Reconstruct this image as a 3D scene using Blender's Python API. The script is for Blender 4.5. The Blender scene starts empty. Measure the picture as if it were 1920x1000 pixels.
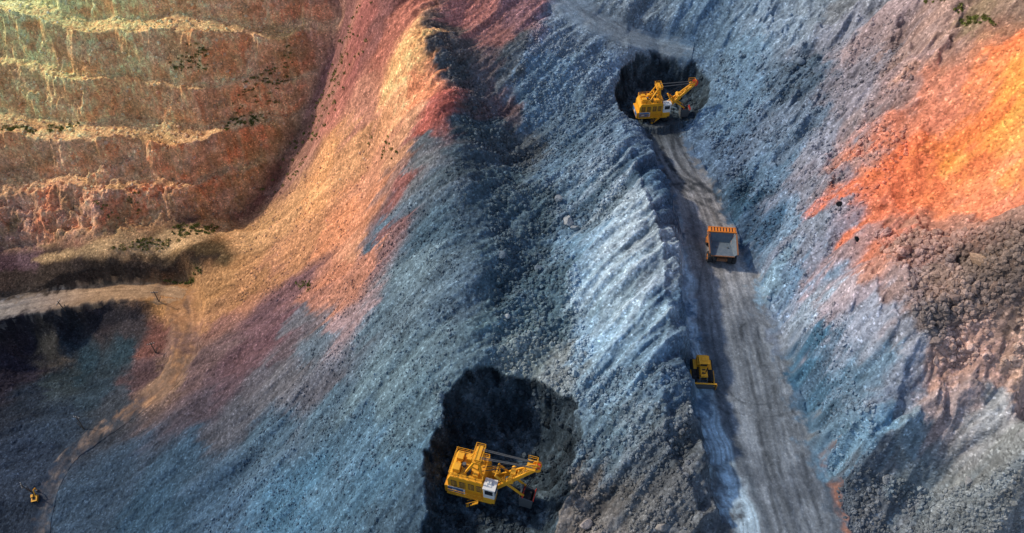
import bpy, bmesh, math, numpy as np
from mathutils import Vector, Matrix
rng = np.random.default_rng(7)
scene = bpy.context.scene
COL = scene.collection

# ------------------------------------------------------------ camera (drone)
F = 1450.0; TH = math.radians(47.0); CH = 125.0; CY = -CH/math.tan(TH)
cam_d = bpy.data.cameras.new("camera"); cam = bpy.data.objects.new("camera", cam_d)
COL.objects.link(cam); scene.camera = cam
cam.location = (0, CY, CH); cam.rotation_euler = (math.radians(90)-TH, 0, 0)
cam_d.sensor_width = 36; cam_d.lens = F/1920*36; cam_d.clip_end = 6000; cam_d.clip_start = 1

def ray(px, py):
    a = (px-960)/F; b = (500-py)/F
    return np.array([a, math.cos(TH)+b*math.sin(TH), -math.sin(TH)+b*math.cos(TH)])
def at_height(px, py, z):
    d = ray(px, py); t = (z-CH)/d[2]
    return np.array([d[0]*t, CY+d[1]*t])

# ------------------------------------------------------------ noise
PERM = rng.permutation(4096).astype(np.int32)
ANG = rng.random(4096)*2*np.pi
GX = np.cos(ANG).astype(np.float32); GY = np.sin(ANG).astype(np.float32)
RA = rng.random(4096).astype(np.float32); RB = rng.random(4096).astype(np.float32); RC = rng.random(4096).astype(np.float32)
def gnoise(x, y, seed=0):
    x = np.asarray(x, np.float32); y = np.asarray(y, np.float32)
    ix = np.floor(x).astype(np.int32); iy = np.floor(y).astype(np.int32)
    fx = x-ix; fy = y-iy
    u = fx*fx*fx*(fx*(fx*6-15)+10); v = fy*fy*fy*(fy*(fy*6-15)+10)
    def g(i, j, dx, dy):
        h = PERM[(PERM[(i+seed*131) & 4095]+j+seed*17) & 4095]
        return GX[h]*dx+GY[h]*dy
    a = g(ix, iy, fx, fy); b = g(ix+1, iy, fx-1, fy)
    c = g(ix, iy+1, fx, fy-1); d = g(ix+1, iy+1, fx-1, fy-1)
    return ((a+(b-a)*u)*(1-v)+(c+(d-c)*u)*v)*1.5
def fbm(x, y, o=5, seed=0, gain=.5):
    s = 0; a = 1; f = 1
    for k in range(o):
        s = s+a*gnoise(x*f+k*7.3, y*f-k*3.1, seed+k); a *= gain; f *= 2.03
    return s
def ridged(x, y, o=5, seed=0, gain=.5):
    s = 0; a = 1; f = 1
    for k in range(o):
        s = s+a*(1-2*np.abs(gnoise(x*f+k*5.3, y*f+k*2.1, seed+k))); a *= gain; f *= 2.03
    return s*.5
def facets(x, y, seed=0):
    """broken rock: every cell is a tilted plane with its own offset"""
    x = np.asarray(x, np.float32); y = np.asarray(y, np.float32)
    ix = np.floor(x).astype(np.int32); iy = np.floor(y).astype(np.int32)
    b1 = np.full(x.shape, 9, np.float32); b2 = b1.copy(); o1 = np.zeros(x.shape, np.float32); o2 = o1.copy()
    for i in (-1, 0, 1):
        for j in (-1, 0, 1):
            h = PERM[(PERM[(ix+i+seed*37) & 4095]+iy+j+seed*11) & 4095]
            dx = x-(ix+i+RA[h]); dy = y-(iy+j+RB[h]); d = dx*dx+dy*dy
            v = (RC[h]-.5)*.8+GX[h]*dx*.9+GY[h]*dy*.9
            m = d < b1; m2 = (~m) & (d < b2)
            b2 = np.where(m, b1, np.where(m2, d, b2)); o2 = np.where(m, o1, np.where(m2, v, o2))
            b1 = np.where(m, d, b1); o1 = np.where(m, v, o1)
    w = np.clip((np.sqrt(b2)-np.sqrt(b1))/.16, 0, 1)*.5+.5      # soften the step between neighbouring cells
    return o1*w+o2*(1-w)
def sstep(a, b, x):
    t = np.clip((x-a)/(b-a), 0, 1); return t*t*(3-2*t)
def box_blur(G, r):
    for ax in (0, 1):
        for _ in range(2):
            n_ = G.shape[ax]; c_ = np.cumsum(np.concatenate([np.zeros_like(np.take(G, [0], ax)), G], ax).astype(np.float64), ax)
            i1 = np.minimum(np.arange(n_)+r+1, n_); i0 = np.maximum(np.arange(n_)-r, 0)
            cnt = (i1-i0).reshape((-1, 1) if ax == 0 else (1, -1))
            G = ((np.take(c_, i1, ax)-np.take(c_, i0, ax))/cnt).astype(np.float32)
    return G

# ------------------------------------------------------------ height control points: image pixel x, y and an estimated height
HP = [
 (1480,1000,-4),(1400,700,-1),(1350,450,2),(1280,280,5),(1240,220,6),
 (1320,260,7),(1400,400,4.0),(1420,450,3.5),(1500,570,4.5),(1540,740,1),(1600,900,-1),
 (1500,300,16),(1450,150,19),(1600,500,20),(1580,640,13),(1640,800,12),
 (1750,930,-2),(1900,950,-2),(1900,1000,-3),(1640,950,-3),(1780,835,10),(1900,825,11),
 (1700,600,24),(1800,500,30),(1900,600,28),(1850,700,20),(1740,710,16),(1690,830,9),
 (1570,380,22),(1650,400,25),(1900,400,35),(1750,400,28),(1800,330,32),(1850,80,49),(1920,50,53),(1750,110,43),
 (1850,220,41),(1780,220,37),(1890,140,48),(1980,120,54),(1990,220,50),(1980,330,42),(1900,310,38),
 (1650,60,37),(1550,60,29),(1400,50,22),(1300,70,18),(1660,240,31),(1800,20,49),(1720,250,34),
 (1240,98,15),(1150,230,11),(1335,160,13),(1160,140,14),
 (960,300,5),(980,450,1.5),(1000,600,0),(950,680,-1),(880,150,16),(930,220,11),
 (790,50,28),(825,200,18),(850,330,12),(875,500,7),(865,650,3),(805,800,-4),(765,950,-7),(700,0,25),
 (1060,200,10),(1100,400,5),(1100,600,1.5),(1100,80,20),(1000,150,15),
 (1170,260,12),(1200,330,12),(1235,420,11),(1253,500,9.5),(1252,600,8.5),(1238,700,7.5),(1250,830,4),(1285,900,1),
 (1140,800,-1),(1150,950,-5),(1090,880,-5),(1220,1000,-4),
 (560,240,-30),(480,370,-45),(430,430,-50),(620,100,-10),(660,40,6),
 (700,300,-6),(650,450,-18),(560,390,-30),(600,600,-25),(450,550,-45),(350,530,-52),(300,600,-56),
 (450,750,-40),(650,750,-18),(600,900,-25),(400,950,-45),(250,850,-58),(300,1000,-52),(120,850,-66),(60,1000,-68),
 (500,1000,-36),(700,1000,-15),(150,700,-66),(50,650,-65),
 (0,585,-52),(150,555,-52),(280,545,-52),(0,600,-54),(100,592,-54),(230,580,-54),(40,622,-61),(140,625,-62),
 (200,480,-44),(300,440,-44),(150,470,-44),(390,440,-44),(330,520,-52),(200,530,-52),(60,540,-52),(0,520,-50),(340,475,-44),(0,470,-47),
 (200,350,-36),(50,350,-36),(350,330,-35),(100,240,-25),(300,200,-21),(450,250,-28),(100,130,-10),(300,100,-6),
 (450,120,-11),(100,60,1),(300,60,1),(500,60,-1),(100,0,8),(350,0,10),(590,0,6),(555,150,-17),
 (870,40,23),(930,60,22),(1000,0,26),(1050,30,22),(1200,80,18),
 (0,-150,20),(400,-150,24),(700,-150,36),(1200,-150,36),(1900,-120,62),(1550,-130,42),
 (2150,300,56),(2100,700,38),(2100,1000,0),(-200,300,-28),(-200,100,-5),(-200,600,-52),(-200,1000,-70),
 (200,1200,-66),(700,1200,-20),(1100,1200,-8),(1450,1200,-8),(1900,1200,-6)]
P = np.array([list(at_height(a, b, z)) for a, b, z in HP]); Z = np.array([h[2] for h in HP], float)
n = len(P)
R = np.sqrt(((P[:, None]-P[None])**2).sum(-1)+4.0)
A = np.zeros((n+3, n+3)); A[:n, :n] = R-np.eye(n)*1.0
A[:n, n] = 1; A[:n, n+1:] = P; A[n, :n] = 1; A[n+1:, :n] = P.T
W = np.linalg.solve(A, np.concatenate([Z, [0, 0, 0]]))
def base_h(x, y):
    sh = x.shape; x = np.clip(x.ravel(), -210, 175); y = np.clip(y.ravel(), -95, 165)
    out = np.empty(x.size, np.float32); Pf = P.astype(np.float32); Wf = W.astype(np.float32)
    for i in range(0, x.size, 60000):
        xx = x[i:i+60000, None].astype(np.float32); yy = y[i:i+60000, None].astype(np.float32)
        r = np.sqrt((xx-Pf[:, 0])**2+(yy-Pf[:, 1])**2+4.0)
        out[i:i+60000] = r@Wf[:n]+Wf[n]+xx[:, 0]*Wf[n+1]+yy[:, 0]*Wf[n+2]
    return out.reshape(sh)

ST = .25
def axis(a, b):
    mid = np.arange(a, b, ST); g = []; s = ST; v = 0
    while v < 1500:
        s *= 1.16; v += s; g.append(v)
    g = np.array(g); return np.concatenate([(a-g)[::-1], mid, mid[-1]+g])
xs = axis(-178, 140); ys = axis(-80, 128)
X, Y = np.meshgrid(xs, ys); X = X.astype(np.float32); Y = Y.astype(np.float32)
H0 = base_h(X, Y)
def sample(G, x, y):
    x = np.asarray(x, float); y = np.asarray(y, float)
    ix = np.clip(np.searchsorted(xs, x)-1, 0, len(xs)-2); iy = np.clip(np.searchsorted(ys, y)-1, 0, len(ys)-2)
    fx = np.clip((x-xs[ix])/(xs[ix+1]-xs[ix]), 0, 1); fy = np.clip((y-ys[iy])/(ys[iy+1]-ys[iy]), 0, 1)
    if G.ndim == 3: fx = fx[..., None]; fy = fy[..., None]
    return (G[iy, ix]*(1-fx)+G[iy, ix+1]*fx)*(1-fy)+(G[iy+1, ix]*(1-fx)+G[iy+1, ix+1]*fx)*fy
TT = np.arange(50, 420, .4)
def pixel_to_ground(G, px, py):  # ground point where the ray through an image pixel meets the height grid
    d = ray(px, py); x = d[0]*TT; y = CY+d[1]*TT; z = CH+d[2]*TT
    k = np.argmax(z < sample(G, x, y))
    if k == 0: k = len(TT)-1
    return np.array([x[k], y[k], z[k]])
def sdf(poly, x, y):
    d = np.full(x.shape, 1e9, np.float32); ins = np.zeros(x.shape, bool); m = len(poly)
    for i in range(m):
        ax, ay = poly[i]; bx, by = poly[(i+1) % m]
        ex, ey = bx-ax, by-ay
        t = np.clip(((x-ax)*ex+(y-ay)*ey)/(ex*ex+ey*ey+1e-9), 0, 1)
        d = np.minimum(d, (x-ax-t*ex)**2+(y-ay-t*ey)**2)
        c = ((ay > y) != (by > y)) & (x < (bx-ax)*(y-ay)/((by-ay) if by != ay else 1e-9)+ax)
        ins ^= c
    d = np.sqrt(d); return np.where(ins, -d, d)
def line_field(pts, x, y):
    """nearest distance to a polyline, with interpolated further columns"""
    best = np.full(x.shape, 1e9, np.float32); cols = [np.zeros(x.shape, np.float32) for _ in range(len(pts[0])-2)]
    for a, b in zip(pts[:-1], pts[1:]):
        ex, ey = b[0]-a[0], b[1]-a[1]
        t = np.clip(((x-a[0])*ex+(y-a[1])*ey)/(ex*ex+ey*ey+1e-9), 0, 1)
        d = np.hypot(x-a[0]-t*ex, y-a[1]-t*ey); m = d < best
        best = np.where(m, d, best)
        for k in range(len(cols)): cols[k] = np.where(m, a[k+2]+(b[k+2]-a[k+2])*t, cols[k])
    return best, cols

def region(pts): return [pixel_to_ground(H0, a, b)[:2] for a, b in pts]
far_poly = region([(-250,-140),(560,-140),(640,30),(600,130),(560,230),(490,350),(420,400),(300,415),(200,440),(0,465),(-250,480)])
right_poly = region([(1330,-100),(1400,100),(1400,300),(1500,560),(1580,800),(1640,880),(2200,860),(2200,-150)])
bench_poly = region([(-200,470),(200,440),(400,420),(430,470),(370,560),(300,640),(-200,640)])
orange_poly = region([(1550,372),(1600,290),(1680,225),(1740,140),(1850,70),(1930,45),(2100,60),(2100,390),(1900,405),(1760,425),(1680,425),(1640,500),(1600,450)])
sd_far = sdf(far_poly, X, Y); m_far = sstep(3, -3, sd_far)
sd_right = sdf(right_poly, X, Y); m_right = sstep(5, -6, sd_right)
m_bench = sstep(4, -3, sdf(bench_poly, X, Y))
HB = box_blur(H0, 42); mb = sstep(0, -12, sd_far); H0 = H0*(1-mb)+HB*mb
HB = box_blur(H0, 8); H0 = HB*(1-m_bench)+H0*m_bench

# flow coordinates: material slides down slope
u = np.clip(-10-X, -20, 200)
y0 = (Y+.37*u)/(1+.0136*np.maximum(u, 0))
across2 = X*.68-Y*.73; along2 = X*.73+Y*.68
crest = [pixel_to_ground(H0, a, b)[:2] for a, b in [(700,-40),(790,50),(825,200),(860,330),(885,500),(865,650),(800,800),(765,1000)]]
cr = np.array(crest); o = np.argsort(cr[:, 1]); crx = np.interp(Y, cr[o, 1], cr[o, 0])
m_left = sstep(3, -6, X-crx)
wv = fbm(X/18, Y/18, 4, 3)
wl = gnoise(X/30, Y/30, 4)
def streak(wl_c, wl_a, o, seed, g=.55):
    a = fbm((y0+wl*2)/wl_c, X/wl_a, o, seed, g); b = fbm((across2+wl*3)/wl_c, along2/wl_a, o, seed+9, g)
    return a*m_left+b*(1-m_left)
s1 = streak(10.0, 60, 4, 11); s2 = streak(3.0, 24, 4, 31); s3 = streak(.9, 10, 3, 51)
f1 = fbm(X/22, Y/22, 4, 61); f2 = fbm(X/5, Y/5, 5, 71, .5); f3 = fbm(X/1.3, Y/1.3, 3, 81, .55)
gl = ridged((y0+wl*2+f2*.3)/9, X/55, 4, 41, .45)*m_left+ridged((across2+wl*3+f2*.3)/9, along2/50, 4, 47, .45)*(1-m_left)
m_orange = sstep(2.0, -2.5, sdf(orange_poly, X, Y)+f2*2.6+wv*1.2)
r1 = ridged(X/16+wv*.3, Y/12, 5, 91, .5); r2 = ridged((across2)/9+wv*.45, along2/22, 5, 101, .5)
r3 = ridged(X/5+wv*.6, Y/5, 5, 96, .5)
qx = X+f2*1.2; qy = Y+gnoise(X/2, Y/2, 66)*.8
fc1 = facets(qx/6.5, qy/4.6, 3); fc2 = facets(qx/2.4, qy/1.9, 5); fc3 = facets(X/.95+f3*.2, Y/.8, 8)
crag = fc1*1.6+fc2*.5+r3*.4

# far wall: quarry benches, receding upward
fb = fbm(X/55, Y/70, 3, 63)
zt = H0+f1*2.0+wv*1.2+f2*.5+fb*3.4
zi = [-80,-50,-44.5,-37.5,-34,-29.5,-21,-15.0,-11.5,-3.5,5,11,17,60]; zo = [-80,-47.5,-46,-35.2,-34.6,-24.3,-23.2,-12.6,-11.9,.6,1.6,12.5,13.6,60]
zter = np.interp(zt, zi, zo)-f1*1.2-fb*3.0
wall = m_far*np.interp(zt, [-45,-44,-37.8,-37,-34.5,-33.5,-30,-29,-21.5,-20.4,-15.5,-14.5,-12,-11,-4,-3,4.5,5.5,10.5,11.5], [0,1,1,.3,.3,1,1,0,0,1,1,.15,.15,1,1,0,0,1,1,0])
butt = ridged(X/20+wv*.8, Y/22+wv*.5, 5, 99, .5)
flute = ridged(X/6+wv*1.2+f1*.6, H0/12, 5, 97, .5)
H = H0*(1-m_far)+zter*m_far
mr = m_right; slope_m = (1-m_far)*(1-mr); sl = slope_m*(1-.8*m_bench)
H = H+sl*(s1*.9+(gl-.35)*1.7+s2*.2+s3*.04+f2*.20+f3*.09+fc3*.13)
H = H+m_far*((butt-.3)*2.2*(.35+wall*.65)+r1*.7*(.3+wall*.7)+flute*.4*wall+f2*.35+f3*.1+fc3*.12+crag*(.1+1.0*wall))
mo = 1-.62*m_orange
rock_poly = region([(1640,430),(1920,410),(2100,410),(2100,700),(1900,680),(1730,670),(1690,560)])
m_rock = sstep(4, -4, sdf(rock_poly, X, Y)+f2*3)
H = H+mr*(((r1-.3)*2.5+(r2-.3)*3.6)*mo+f2*.28+f3*.08+fc3*.12+crag*(.4+.35*sstep(-.2, .5, f1))*mo*(1-.5*m_rock))
gully = [tuple(pixel_to_ground(H0, a, b)[:2])+(w,) for a, b, w in [(800,60,2.5),(850,120,4),(910,200,6),(950,300,6),(975,420,7),(1000,540,8),(985,660,8)]]
dg, (wg,) = line_field(gully, X, Y); m_gul = sstep(wg+3, wg-3, dg+f2*2)
H = H+m_gul*(f2*.22+f3*.10+fc2*.18+fc3*.24-.3)
H = H+m_rock*(f2*.3+f3*.1+fc2*.22+fc3*.28)
cliff = [tuple(pixel_to_ground(H0, a, b)[:2]) for a, b in [(1600,830),(1700,870),(1900,850),(2100,850)]]
dcl, _ = line_field(cliff, X, Y); H = H+sstep(10, 2, dcl)*crag*.7
# spoil berm beside the haul road
BERM = [(1165,235,12),(1178,280,12),(1198,330,12),(1232,420,11.3),(1248,500,9.8),(1252,600,8.8),(1236,700,7.6),(1244,820,4.6),(1281,900,2.0),(1306,960,0)]
bp = [tuple(at_height(a, b, z))+(z,) for a, b, z in BERM]
db, (zb,) = line_field(bp, X+wv*.6+f2*.3, Y)
rq = across2+wl*1.6+f2*.25
rib = (ridged(rq/4.4, along2/30, 4, 150, .45)-.35)*1.5
H = np.maximum(H, zb-np.maximum(db+f2*.4, 0)*.86+rib*.6+f3*.1+fc3*.14-.1)
bside = sstep(24, 4, db)*(1-mr)*(1-m_gul)
H = H+bside*rib*1.0
# roads
HR = [(1205,1262,215,6),(1213,1282,260,5.5),(1235,1320,320,4.5),(1260,1358,390,3.2),(1276,1396,480,1.8),(1282,1446,580,.4),
      (1286,1490,690,-1),(1304,1518,790,-2),(1330,1556,890,-3),(1360,1600,1000,-4),(1405,1670,1130,-5)]
hr = []
for l, r, yy, z in HR:
    a = at_height(l, yy, z); b = at_height(r, yy, z); c = (a+b)/2
    hr.append((c[0], c[1], z, (b[0]-a[0])/2*.97))
d, (zr, wr) = line_field(hr, X, Y)
wn = wr+f2*1.6
m = sstep(wn+2.6, wn-.4, d); H = H*(1-m)+(zr-.2)*m
BR = [(-150,600,6.5),(0,583,6.5),(100,563,6.2),(200,548,5.5),(290,545,5),(345,556,4)]
br = [(*pixel_to_ground(H0, a, b), w*.68) for a, b, w in BR]
d, (zr, wr) = line_field(br, X, Y); m = sstep(wr+2, wr-.5, d+f2*.5); H = H*(1-m)+(zr-.15)*m
DT = [(335,545,5.0),(350,595,4.4),(345,660,3.6),(318,715,3.0),(255,765,2.6),(190,805,2.4),(125,855,2.2),(90,920,2.2),(70,1010,2.2),(60,1100,2.2)]
dt = [(*pixel_to_ground(H0, a, b), w) for a, b, w in DT]
d, (zr, wr) = line_field(dt, X, Y); m = sstep(wr+2.5, wr-1, d+f2*.5); H = H*(1-m)+(zr-.15)*m
UT = [(1020,-80,5),(1065,0,5),(1110,35,4.6),(1175,68,4),(1235,86,3.4),(1300,98,2.8)]
ut = [(*pixel_to_ground(H0, a, b), w) for a, b, w in UT]
d, (zr, wr) = line_field(ut, X, Y); m = sstep(wr+2.5, wr-.5, d); H = H*(1-m)+(zr-.15)*m
# digging pits
Hb = H.copy()
slab = ridged((X*.8+Y*.3)/2.2+wv, (Y-X*.5)/7, 5, 98, .55)
def pit(H, pts, zf, sa, sb):
    poly = [at_height(a, b, zf) for a, b in pts]
    d = sdf(poly, X, Y)+wv*1.0+f2*.5
    dd = np.maximum(d, 0)
    z = zf+dd*sa+np.maximum(dd-2.2, 0)*sb+(r3*1.0+fc1*2.0+fc2*.5+slab*.4)*sstep(0, 2.5, d)
    talus = zf+sstep(-4, 1, d)*1.2+f3*.08+f2*.2+fc2*.15+fc3*.15
    z = np.where(d < 0, talus, np.maximum(z, talus))
    return np.where(d < 0, z, np.minimum(H, z)), d
H, dpA = pit(H, [(1172,232),(1170,206),(1190,188),(1232,180),(1284,182),(1302,202),(1296,232),(1230,250)], 6, 1.8, .8)
H, dpB = pit(H, [(850,880),(885,834),(930,810),(980,814),(1036,866),(1024,960),(1000,1090),(810,1100),(834,990),(842,930)], -14, 1.5, .7)
cut = sstep(.15, .5, Hb-H)
pfl = np.maximum(sstep(1.5, -.5, dpA), sstep(1.5, -.5, dpB))
pitm = np.maximum(cut, pfl)
H = H.astype(np.float32)

# ------------------------------------------------------------ colour samples, sunlight and shade baked in
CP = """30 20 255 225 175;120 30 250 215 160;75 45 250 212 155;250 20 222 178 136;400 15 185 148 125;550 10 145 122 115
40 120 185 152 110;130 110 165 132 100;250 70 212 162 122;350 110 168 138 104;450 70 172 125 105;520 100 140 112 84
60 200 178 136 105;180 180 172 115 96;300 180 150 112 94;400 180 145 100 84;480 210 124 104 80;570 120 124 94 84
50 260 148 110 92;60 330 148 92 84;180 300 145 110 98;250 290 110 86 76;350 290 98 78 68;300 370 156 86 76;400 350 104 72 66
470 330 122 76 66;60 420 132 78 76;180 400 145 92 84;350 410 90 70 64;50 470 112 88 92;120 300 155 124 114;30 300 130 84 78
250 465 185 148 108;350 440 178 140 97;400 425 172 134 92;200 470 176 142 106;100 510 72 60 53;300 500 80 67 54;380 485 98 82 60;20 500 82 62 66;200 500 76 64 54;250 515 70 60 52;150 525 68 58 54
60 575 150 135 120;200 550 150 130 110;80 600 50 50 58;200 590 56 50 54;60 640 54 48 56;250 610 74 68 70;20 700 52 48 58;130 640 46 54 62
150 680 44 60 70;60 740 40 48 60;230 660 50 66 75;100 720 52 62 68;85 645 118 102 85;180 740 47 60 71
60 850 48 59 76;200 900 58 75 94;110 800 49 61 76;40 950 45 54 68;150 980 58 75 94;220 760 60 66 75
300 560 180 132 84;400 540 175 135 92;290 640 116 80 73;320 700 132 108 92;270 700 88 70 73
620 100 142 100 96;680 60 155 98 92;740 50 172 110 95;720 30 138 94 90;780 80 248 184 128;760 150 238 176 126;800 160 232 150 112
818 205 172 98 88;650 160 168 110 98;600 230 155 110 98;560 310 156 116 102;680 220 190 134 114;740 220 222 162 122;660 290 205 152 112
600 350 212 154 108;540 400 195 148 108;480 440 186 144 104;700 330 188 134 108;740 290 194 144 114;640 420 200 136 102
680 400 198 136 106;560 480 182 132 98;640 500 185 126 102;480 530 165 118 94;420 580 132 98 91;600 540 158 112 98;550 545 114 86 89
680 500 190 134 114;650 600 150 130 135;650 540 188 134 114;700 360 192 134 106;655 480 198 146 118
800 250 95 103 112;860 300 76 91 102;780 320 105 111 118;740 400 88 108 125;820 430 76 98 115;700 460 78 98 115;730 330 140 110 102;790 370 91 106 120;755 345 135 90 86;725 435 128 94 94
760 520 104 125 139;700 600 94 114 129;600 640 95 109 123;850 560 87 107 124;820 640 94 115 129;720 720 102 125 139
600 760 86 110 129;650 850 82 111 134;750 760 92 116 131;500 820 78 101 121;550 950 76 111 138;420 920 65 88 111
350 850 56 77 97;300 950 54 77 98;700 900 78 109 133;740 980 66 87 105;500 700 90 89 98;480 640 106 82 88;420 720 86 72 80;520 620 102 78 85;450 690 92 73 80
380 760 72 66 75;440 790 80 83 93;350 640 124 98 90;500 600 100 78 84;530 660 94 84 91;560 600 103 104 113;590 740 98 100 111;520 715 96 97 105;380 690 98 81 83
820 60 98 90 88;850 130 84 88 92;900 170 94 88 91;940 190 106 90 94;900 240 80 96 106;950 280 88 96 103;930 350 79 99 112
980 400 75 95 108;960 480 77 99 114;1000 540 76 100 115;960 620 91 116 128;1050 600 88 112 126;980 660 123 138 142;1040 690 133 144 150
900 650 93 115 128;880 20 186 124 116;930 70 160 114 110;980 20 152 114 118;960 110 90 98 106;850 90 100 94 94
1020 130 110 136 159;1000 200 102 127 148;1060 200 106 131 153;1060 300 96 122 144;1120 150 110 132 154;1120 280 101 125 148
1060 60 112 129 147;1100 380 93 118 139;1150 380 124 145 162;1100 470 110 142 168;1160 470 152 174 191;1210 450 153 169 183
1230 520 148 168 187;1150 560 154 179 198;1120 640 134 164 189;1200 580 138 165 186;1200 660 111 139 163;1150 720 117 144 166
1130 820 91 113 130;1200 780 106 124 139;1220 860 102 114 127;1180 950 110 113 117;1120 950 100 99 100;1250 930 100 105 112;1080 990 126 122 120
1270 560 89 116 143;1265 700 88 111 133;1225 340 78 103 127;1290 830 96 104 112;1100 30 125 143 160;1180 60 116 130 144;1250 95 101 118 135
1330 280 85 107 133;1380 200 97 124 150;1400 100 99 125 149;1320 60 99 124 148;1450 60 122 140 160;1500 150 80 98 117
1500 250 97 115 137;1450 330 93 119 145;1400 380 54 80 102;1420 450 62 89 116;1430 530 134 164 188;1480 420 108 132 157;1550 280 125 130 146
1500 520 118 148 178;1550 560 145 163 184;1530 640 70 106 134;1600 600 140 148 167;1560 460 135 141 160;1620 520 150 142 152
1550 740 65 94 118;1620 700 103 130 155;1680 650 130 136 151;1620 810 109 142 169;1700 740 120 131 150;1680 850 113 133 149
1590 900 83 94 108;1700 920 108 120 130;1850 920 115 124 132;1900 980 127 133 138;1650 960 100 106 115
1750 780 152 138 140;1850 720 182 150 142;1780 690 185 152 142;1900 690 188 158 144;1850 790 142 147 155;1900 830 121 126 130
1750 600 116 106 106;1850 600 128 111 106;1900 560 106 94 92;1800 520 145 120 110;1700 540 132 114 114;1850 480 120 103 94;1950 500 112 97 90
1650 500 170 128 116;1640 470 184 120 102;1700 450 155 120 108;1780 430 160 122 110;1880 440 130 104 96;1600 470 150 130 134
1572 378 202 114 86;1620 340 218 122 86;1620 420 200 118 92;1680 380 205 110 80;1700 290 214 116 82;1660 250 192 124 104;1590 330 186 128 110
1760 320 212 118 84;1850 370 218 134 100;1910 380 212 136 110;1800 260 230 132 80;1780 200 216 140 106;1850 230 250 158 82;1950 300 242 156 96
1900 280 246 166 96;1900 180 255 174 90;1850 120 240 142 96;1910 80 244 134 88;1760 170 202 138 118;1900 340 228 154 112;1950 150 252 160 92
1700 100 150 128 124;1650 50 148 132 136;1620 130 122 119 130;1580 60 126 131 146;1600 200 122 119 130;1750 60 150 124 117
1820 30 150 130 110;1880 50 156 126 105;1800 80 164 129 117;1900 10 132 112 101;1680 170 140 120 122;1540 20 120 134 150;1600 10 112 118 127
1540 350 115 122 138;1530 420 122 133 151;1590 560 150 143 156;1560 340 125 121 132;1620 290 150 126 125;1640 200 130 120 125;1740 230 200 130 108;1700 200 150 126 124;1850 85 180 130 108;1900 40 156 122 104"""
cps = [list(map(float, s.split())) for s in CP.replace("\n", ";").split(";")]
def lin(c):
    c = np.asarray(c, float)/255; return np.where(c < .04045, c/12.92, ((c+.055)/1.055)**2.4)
cxy = np.array([pixel_to_ground(H0, c[0], c[1])[:2] for c in cps], np.float32)
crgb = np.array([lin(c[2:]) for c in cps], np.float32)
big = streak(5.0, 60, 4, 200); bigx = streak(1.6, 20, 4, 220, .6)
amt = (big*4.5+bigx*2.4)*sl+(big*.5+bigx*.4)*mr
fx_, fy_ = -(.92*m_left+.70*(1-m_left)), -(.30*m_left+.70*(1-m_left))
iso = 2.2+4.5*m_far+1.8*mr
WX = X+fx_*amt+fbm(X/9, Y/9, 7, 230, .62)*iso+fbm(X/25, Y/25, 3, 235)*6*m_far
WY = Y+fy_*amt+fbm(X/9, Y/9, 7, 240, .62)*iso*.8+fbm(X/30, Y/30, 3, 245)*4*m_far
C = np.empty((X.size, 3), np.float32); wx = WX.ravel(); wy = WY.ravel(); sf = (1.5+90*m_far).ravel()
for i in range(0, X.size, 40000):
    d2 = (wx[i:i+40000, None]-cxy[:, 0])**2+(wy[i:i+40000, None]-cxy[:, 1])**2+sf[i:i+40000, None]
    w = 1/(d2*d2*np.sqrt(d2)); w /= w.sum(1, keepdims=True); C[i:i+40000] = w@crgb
C = C.reshape(X.shape+(3,))
def mixc(C, col, m): return C*(1-m[..., None])+np.asarray(col, np.float32)*m[..., None]
def patch(C, pts, col, m_, soft=1.2, rag=1.6):
    d = sdf([pixel_to_ground(H, a, b)[:2] for a, b in pts], X, Y)+f2*rag+f3*.4
    return mixc(C, lin(col), sstep(soft, -soft, d)*m_)
C = mixc(C, lin([214,122,84]), m_orange*.18)  # orange rock, with part of its sunlit warmth painted in
# far wall colours follow the height, so faces carry level rock bands
hz = H.astype(np.float32)
strata = fbm(X/50, (hz+f1*4)/2.2, 4, 260)
fpatch = fbm(X/15+f2*.15, hz/9+f2*.15+f1*.5, 6, 275, .6); fp2 = fbm(X/9+f2*.15, hz/5, 6, 285, .6); fp3 = fbm(X/14, Y/12, 6, 295, .62)
C = mixc(C, lin([178,94,74]), m_far*wall*sstep(.0, .45, fpatch)*.7)
C = mixc(C, lin([136,106,104]), m_far*wall*sstep(-.05, -.45, fpatch)*.65)
C = mixc(C, lin([202,154,128]), m_far*wall*sstep(.1, .5, fp2)*.45)
C = mixc(C, lin([92,70,64]), m_far*wall*sstep(-.15, -.55, fp2)*.65)
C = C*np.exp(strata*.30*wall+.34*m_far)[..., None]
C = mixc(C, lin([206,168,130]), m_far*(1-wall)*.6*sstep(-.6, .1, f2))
gx_, gy_, _z = pixel_to_ground(H, 60, 10)
glow = sstep(80, 4, np.hypot((X-gx_)*.6, Y-gy_)+f2*5)*m_far  # golden sun haze painted into the wall colour, fading outward
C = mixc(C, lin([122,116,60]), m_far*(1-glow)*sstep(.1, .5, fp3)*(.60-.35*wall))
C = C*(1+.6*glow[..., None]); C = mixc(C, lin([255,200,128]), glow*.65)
C = patch(C, [(60,490),(150,468),(260,448),(330,428),(420,418),(425,440),(350,462),(240,478),(150,482)], [200,164,122], .95)
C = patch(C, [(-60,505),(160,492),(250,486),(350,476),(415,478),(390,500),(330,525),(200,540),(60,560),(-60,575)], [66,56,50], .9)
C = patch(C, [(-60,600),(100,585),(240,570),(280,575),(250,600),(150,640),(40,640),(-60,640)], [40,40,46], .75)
C = patch(C, [(270,535),(355,520),(420,500),(470,470),(520,520),(440,575),(380,620),(345,620),(300,575)], [180,134,94], .75, 3, 3)
smo = 1-.5*m_orange
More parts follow.
